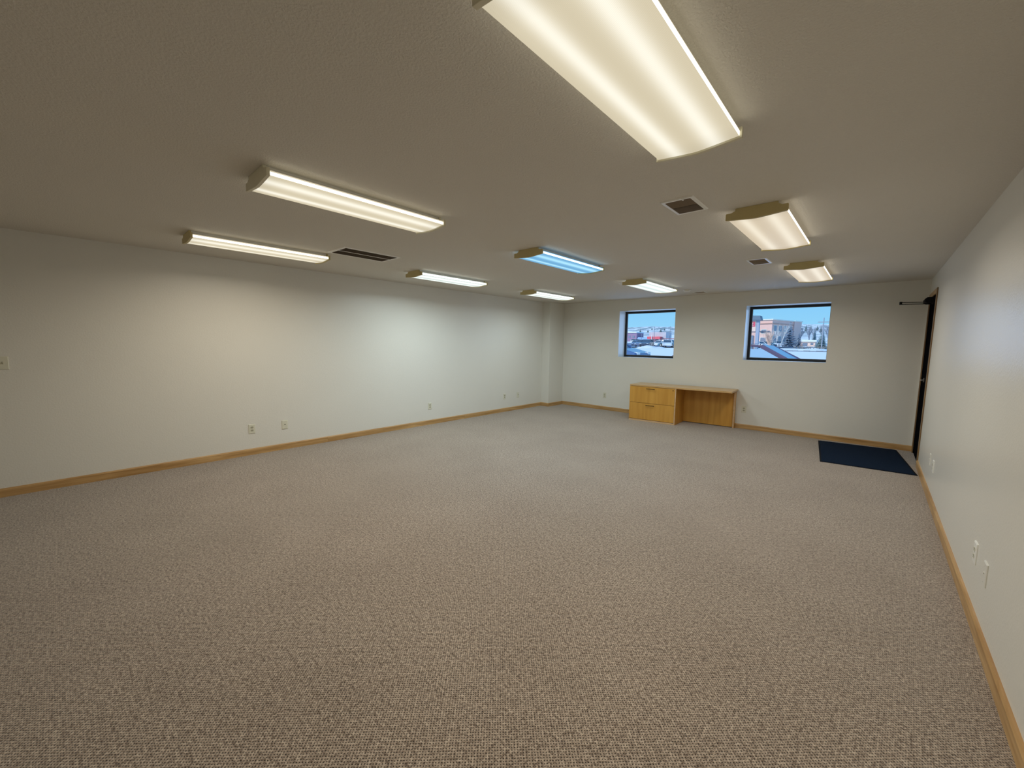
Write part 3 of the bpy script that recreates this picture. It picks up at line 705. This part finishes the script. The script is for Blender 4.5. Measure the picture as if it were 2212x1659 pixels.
sed = [make_car('car', 4.5, 1.8, 1.45, 'sedan', m_) for m_ in (P_dark, P_slate, P_white, P_teal)]
lot = [(0, -33.3, 76, -80, 'charcoal car nose on in the front row of the parking lot'), (1, -35.6, 79, -84, 'slate blue car beside the charcoal one in the front row of the lot'),
       (2, -31.6, 82, -70, 'white car behind the charcoal one in the parking lot'), (3, -33.0, 86.5, 165, 'teal car side on at the right of the left window'),
       (4, -46.5, 104, -60, 'charcoal car in the second row under the red canopy end'), (5, -50.5, 108, -75, 'slate blue car in the second row left of the red canopy'),
       (6, -43.0, 106, -88, 'white car in the second row below the red canopy'), (7, -41.0, 112, 15, 'teal car farther back right of the canopy'),
       (8, -22.4, 130, -30, 'charcoal car left of the silver one, before the tan building'), (10, -23.3, 125, -40, 'white car at the foot of the sign tower outside the right window')]
used_s = set()
for i, x, y, rz, lab in lot:
    src = sed[i % 4]; o = src if i % 4 not in used_s else copy_tree(src); used_s.add(i % 4)
    place_car(o, x, y, rz, lab, 'cars in the snowy lot', dz=.16 if y > 66 else 0)
van = make_car('van', 6.2, 2.1, 1.9, 'suv', P_white); place_car(van, -82.5, 178, 8, 'long white van in the street at the left of the left window', dz=.1)
suv2 = copy_tree(van); suv2.name = 'van'; place_car(suv2, -67.5, 172, 172, 'white van parked right of the red canopy in the street', dz=.2); suv2.scale = (.82, .82, .82)

# ---- tan two storey building outside the right window
M_tan = flat('tan_stucco', (0.82, 0.53, 0.47), .9, var=.05, scale=.5); M_tanlow = flat('tan_brick_low', (0.80, 0.56, 0.50), .9, var=.08, scale=2)
M_cor = flat('cornice_brown', (0.55, 0.34, 0.28), .8); M_cap_ = flat('roof_cap', (0.80, 0.80, 0.72), .7); M_greyg = flat('window_grey', (0.20, 0.24, 0.32), .3)
B = empty('building', (-27.4, 165, ground(-27.4, 165, False)), R(-14.8)); tag(B, 'tan two storey building with flat brown cornices outside the right window', 'building')
# local +x goes left->right along front face (negative side), local +y goes back along the side face
fx, sy, bh = 4.6, 16.0, 9.25
bxo('lower_wall', (-fx, 0, -1), (0, sy, 5.6), M_tanlow, B); bxo('upper_wall', (-fx+.06, .06, 5.6), (-.06, sy-.06, bh-1.5), M_tan, B)
bxo('frieze', (-fx-.04, -.04, bh-1.5), (.04, sy+.04, bh-.35), M_tan, B)
bxo('cornice', (-fx-.30, -.30, bh-1.62), (.22, sy+.2, bh-1.42), M_cor, B); bxo('parapet_cap', (-fx-.50, -.50, bh-.35), (.40, sy+.3, bh-.02), M_cap_, B)
bxo('rear_block', (-fx*.9, sy, -1), (.35, sy+6, bh-.3), M_tan, B); bxo('rear_cap', (-fx*.9-.2, sy-.1, bh-.3), (.6, sy+6.2, bh+.05), M_cap_, B)
def bwin(face, u, z, w_, h_):
    if face == 'front':
        f = bxo('window', (u-w_/2-.12, -.10, z-.12), (u+w_/2+.12, .02, z+h_+.12), M_cap_, B); bxo('pane', (u-w_/2, -.13, z), (u+w_/2, -.101, z+h_), M_greyg, f)
    else:
        f = bxo('window', (-.02, u-w_/2-.12, z-.12), (.10, u+w_/2+.12, z+h_+.12), M_cap_, B); bxo('pane', (.101, u-w_/2, z), (.13, u+w_/2, z+h_), M_greyg, f)
bwin('front', -2.6, 4.3, 1.5, 1.3); bxo('awning', (-4.1, -1.0, 5.0), (-.6, -.14, 5.16), M_greyg, B)
bwin('front', -2.6, 1.2, 1.8, 1.6)
for k in range(4): bwin('side', 2.2+k*3.7, 5.1, 1.9, 1.9); bwin('side', 2.2+k*3.7, 1.6, 1.9, 1.7)
# ---- sign tower left edge of the right window
M_towr = flat('tower_grey', (0.36, 0.40, 0.50), .8); M_red = flat('sign_red', (0.80, 0.10, 0.16), .5); M_pink = flat('sign_panel', (0.85, 0.60, 0.50), .6); M_roofb = flat('roof_blue_grey', (0.14, 0.20, 0.26), .7)
T = empty('sign_tower', (-17.0, 90, ground(-17, 90, False))); tag(T, 'grey pillar with a dark roof and a red sign, left edge of the right window', 'sign')
bxo('pillar', (-.62, 0, -.5), (-.10, .8, 5.65), M_towr, T); bxo('pillar', (-3.2, .1, -.5), (-2.6, .7, 5.3), M_towr, T)
bm = bmesh.new(); prism(bm, [(-4.4, 5.55), (.22, 5.55), (.02, 6.35), (-4.4, 6.55)], -.6, 1.5, 'Y'); mk('roof', bm, M_roofb, T)
pn = bxo('sign_panel', (-2.5, -.05, 3.4), (-.64, .2, 5.45), M_pink, T)
bxo('red_panel', (-1.75, -.12, 4.3), (-.80, -.051, 5.25), M_red, pn)
fc = bpy.data.curves.new('sign_numeral', 'FONT'); fc.body = '2'; fc.size = 1.05; fc.extrude = .03; fc.align_x = 'CENTER'
fo = bpy.data.objects.new('sign_numeral', fc); COL.objects.link(fo); fo.parent = pn; fo.location = (-1.27, -.15, 4.42); fo.rotation_euler = (R(90), 0, 0); fc.materials.append(M_pink)
bpy.context.view_layer.update()
nme = bpy.data.meshes.new_from_object(fo); nme.name = 'numeral'; no_ = bpy.data.objects.new('numeral', nme); COL.objects.link(no_); no_.parent = pn; no_.location = fo.location; no_.rotation_euler = fo.rotation_euler
bpy.data.objects.remove(fo)
bxo('wall', (-4.4, .3, -.5), (-.64, .5, 3.4), M_tan, T); bxo('doorway', (-2.2, .1, -.3), (-1.0, .29, 2.6), M_greyg, T)
# ---- low shed
S = empty('shed', (-16.8, 160, ground(-16.8, 160, False))); tag(S, 'low white roofed shed among the trees, outside the right window', 'building')
bxo('wall', (-2.1, 0, -.3), (2.3, 4, 1.55), M_pink, S); bm = bmesh.new(); prism(bm, [(-2.6, 1.5), (2.8, 1.5), (2.6, 2.05), (-2.3, 2.05)], -.5, 4.5, 'Y'); mk('roof', bm, M_snow, S)
bxo('doorway', (-1.0, -.06, -.2), (.3, .0, 1.1), M_greyg, S); bxo('window', (1.1, -.06, .5), (1.8, .0, 1.1), M_greyg, S)
# ---- left window buildings
M_purp = flat('purple_brown_wall', (0.34, 0.22, 0.34), .85, var=.1, scale=1); M_bluer = flat('bluish_roof', (0.30, 0.46, 0.72), .8); M_redc = flat('canopy_red', (0.85, 0.13, 0.17), .5); M_stone = flat('pale_stone', (0.62, 0.60, 0.66), .85, var=.12, scale=1)  # lean-to roof is a plain bluish colour
b1 = empty('building', (-102, 219, ground(-102, 219, False))); tag(b1, 'low purple brown building at the left edge of the left window', 'building')
bxo('wall', (-9, 0, -1), (-.2, 9, 4.9), M_purp, b1); bm = bmesh.new(); prism(bm, [(-9.5, 4.9), (.3, 4.9), (-.6, 5.5), (-9.5, 5.9)], -.5, 9.5, 'Y'); mk('roof', bm, M_snow, b1)
bm = bmesh.new(); prism(bm, [(0, .4), (7.5, .4), (6.8, 2.1), (1.2, 2.5)], -1, 7, 'Y'); mk('lean_to', bm, M_bluer, b1)
for k in range(3): bxo('window', (-7.5+k*2.4, -.08, 2.0), (-6.3+k*2.4, 0, 3.4), M_greyg, b1)
b2 = empty('shop', (-76.8, 184, ground(-76.8, 184, False))); tag(b2, 'pale shop with a bright red canopy, outside the left window', 'building')
bxo('wall', (-3.4, 1.2, -1), (4.6, 8, 5.2), M_stone, b2); bxo('canopy', (-3.1, -1.6, 1.95), (2.9, 1.2, 3.05), M_redc, b2); bxo('canopy_low', (2.9, -.4, 1.9), (9.5, .6, 2.25), flat('canopy_brown', (.35, .18, .22), .7), b2)
for x in (-2.6, -.9, 2.5, 6.5): bxo('post', (x-.11, -1.3, -.5), (x+.11, -1.08, 1.949), M_snow, b2)
bxo('post', (-.95, -1.9, -.5), (-.70, -1.65, 3.9), M_snow, b2)
for k in range(3): bxo('window', (-2.6+k*2.4, 1.1, .3), (-1.0+k*2.4, 1.19, 1.7), M_greyg, b2)
# ---- poles
M_pole = flat('pole_grey', (0.30, 0.33, 0.40), .7)
def pole(x, y, h, lab, arm=False):
    bm = bmesh.new(); cyl(bm, (0, 0, -.3), (0, 0, h), .11, .07, seg=8)
    if arm: box(bm, (-.9, -.06, h-.9), (.9, .06, h-.75)); box(bm, (-.6, -.06, h-1.7), (.6, .06, h-1.58))
    o = mk('utility_pole', bm, M_pole); o.location = (x, y, ground(x, y, False)); tag(o, lab, 'pole', 'utility poles')
pole(-57.5, 137, 6.4, 'thin lamp pole above the red canopy outside the left window'); pole(-53.6, 141, 6.7, 'thin pole at the right side of the left window'); pole(-63.5, 140, 4.2, 'short thin pole left of the red canopy')
pole(-7.85, 98, 6.1, 'tall dark utility pole with cross arms at the right of the right window', True)
# ---- trees
M_barkp = flat('bark_pinkish', (0.85, 0.62, 0.50), .9); M_barkw = flat('bark_white', (0.80, 0.80, 0.78), .8); M_barkg = flat('bark_grey', (0.26, 0.28, 0.34), .9)
M_spr = flat('spruce_blue', (0.17, 0.24, 0.34), .9, var=.35, scale=2); M_spr2 = flat('spruce_green', (0.20, 0.30, 0.32), .9, var=.35, scale=2)
def branch(bm, p, d, l, r, depth, rr, spread):
    q = p+d*l; cyl(bm, p, q, r, r*.62, seg=4 if depth < 3 else 5)
    if depth == 0: return
    for k in range(3 if depth > 1 else 2):
        nd = (d+Vector((rr.uniform(-1, 1), rr.uniform(-1, 1), rr.uniform(-.15, .8)))*spread).normalized()
        branch(bm, p+d*l*rr.uniform(.55, 1), nd, l*rr.uniform(.6, .82), r*.58, depth-1, rr, spread)
def bare_tree(x, y, h, lab, mat, seed, lean=(0, 0), spread=.55, stems=1, depth=4, r=.10, group=None):
    bm = bmesh.new(); rr = random.Random(seed)
    for k in range(stems):
        d = Vector((lean[0]+(rr.uniform(-.5, .5) if stems > 1 else 0), lean[1]+(rr.uniform(-.5, .5) if stems > 1 else 0), 1)).normalized()
        branch(bm, Vector((0, 0, -.1)), d, h*.36, r, depth, rr, spread)
    o = mk('bare_tree', bm, mat); o.location = (x, y, ground(x, y, False)); tag(o, lab, 'tree', group); return o
def spruce(x, y, h, w_, lab, mat, seed, group=None):
    root = empty('spruce_tree', (x, y, ground(x, y, False))); tag(root, lab, 'tree', group)
    bm = bmesh.new(); cyl(bm, (0, 0, -.2), (0, 0, h*.9), .12, .03, seg=6); mk('trunk', bm, M_barkg, root)
    rr = random.Random(seed); bm = bmesh.new(); tiers = 15
    for t in range(tiers):
        f = t/tiers; z = h*(.07+.93*f); rad = w_/2*(1-f)**.85+.08; n_ = max(5, int(16*(1-f)+4))
        for k in range(n_):
            a = 2*math.pi*(k+rr.random())/n_; l = rad*rr.uniform(.75, 1.1); dr = l*.30
            c_, s_ = math.cos(a), math.sin(a); wd = l*.26
            v = [bm.verts.new(p_) for p_ in ((0, 0, z+h*.03), (c_*l*.6-s_*wd, s_*l*.6+c_*wd, z-dr*.5), (c_*l, s_*l, z-dr), (c_*l*.6+s_*wd, s_*l*.6-c_*wd, z-dr*.5))]
            u = bm.verts.new((c_*l*.5, s_*l*.5, z-dr*.85))
            bm.faces.new((v[0], v[1], v[2], v[3])); bm.faces.new((v[1], u, v[2])); bm.faces.new((v[2], u, v[3]))
    o = mk('foliage', bm, mat, root); o['kind'] = 'stuff'
    return root
bare_tree(-19.6, 117, 5.4, 'pinkish multi stemmed bare tree before the tan building', M_barkp, 3, stems=9, spread=.55, depth=3, r=.10)
bare_tree(-20.4, 136, 7.6, 'white barked leaning birch beside the dark spruce', M_barkw, 5, lean=(.28, 0), depth=4, r=.10, spread=.42)
bare_tree(-24.9, 160, 7.6, 'pale bare tree in front of the shaded side of the tan building', M_barkw, 8, depth=4, r=.07, spread=.5)
spruce(-19.6, 146, 7.9, 4.6, 'large blue spruce in front of the tan building side', M_spr, 1)
spruce(-8.5, 105, 3.7, 2.9, 'spruce at the right edge of the right window', M_spr2, 2)
spruce(-16.6, 141, 4.2, 2.4, 'smaller spruce right of the large blue one', M_spr, 4)
back = [(-y*c_+(.9 if (y//12) % 2 else -.9), y, 6.3+((y*7+int(c_*1000)) % 19)*.11) for y in (190, 202, 214, 226, 238, 250) for c_ in (.120, .097, .075)]
for k, (x, y, h) in enumerate(back):
    if k % 4 == 1: spruce(x, y, h*.8, h*.30, 'distant dark spruce among bare trees, outside the right window', M_spr2, 20+k, 'distant trees outside the right window')
    else: bare_tree(x, y, h, 'distant grey bare tree right of the tan building', M_barkg, 20+k, stems=1, depth=5, r=.16, spread=.42, group='distant trees outside the right window')
for k in range(16):                                # scattered trees on the snowy hill
    y = random.uniform(480, 900); x = -y*random.uniform(.36, .50) if k % 2 else -y*random.uniform(.07, .135)
    spruce(x, y, random.uniform(4, 8), 4.0, 'tiny dark tree on the far snowy hillside', M_spr2, 60+k, 'trees on the far hill')
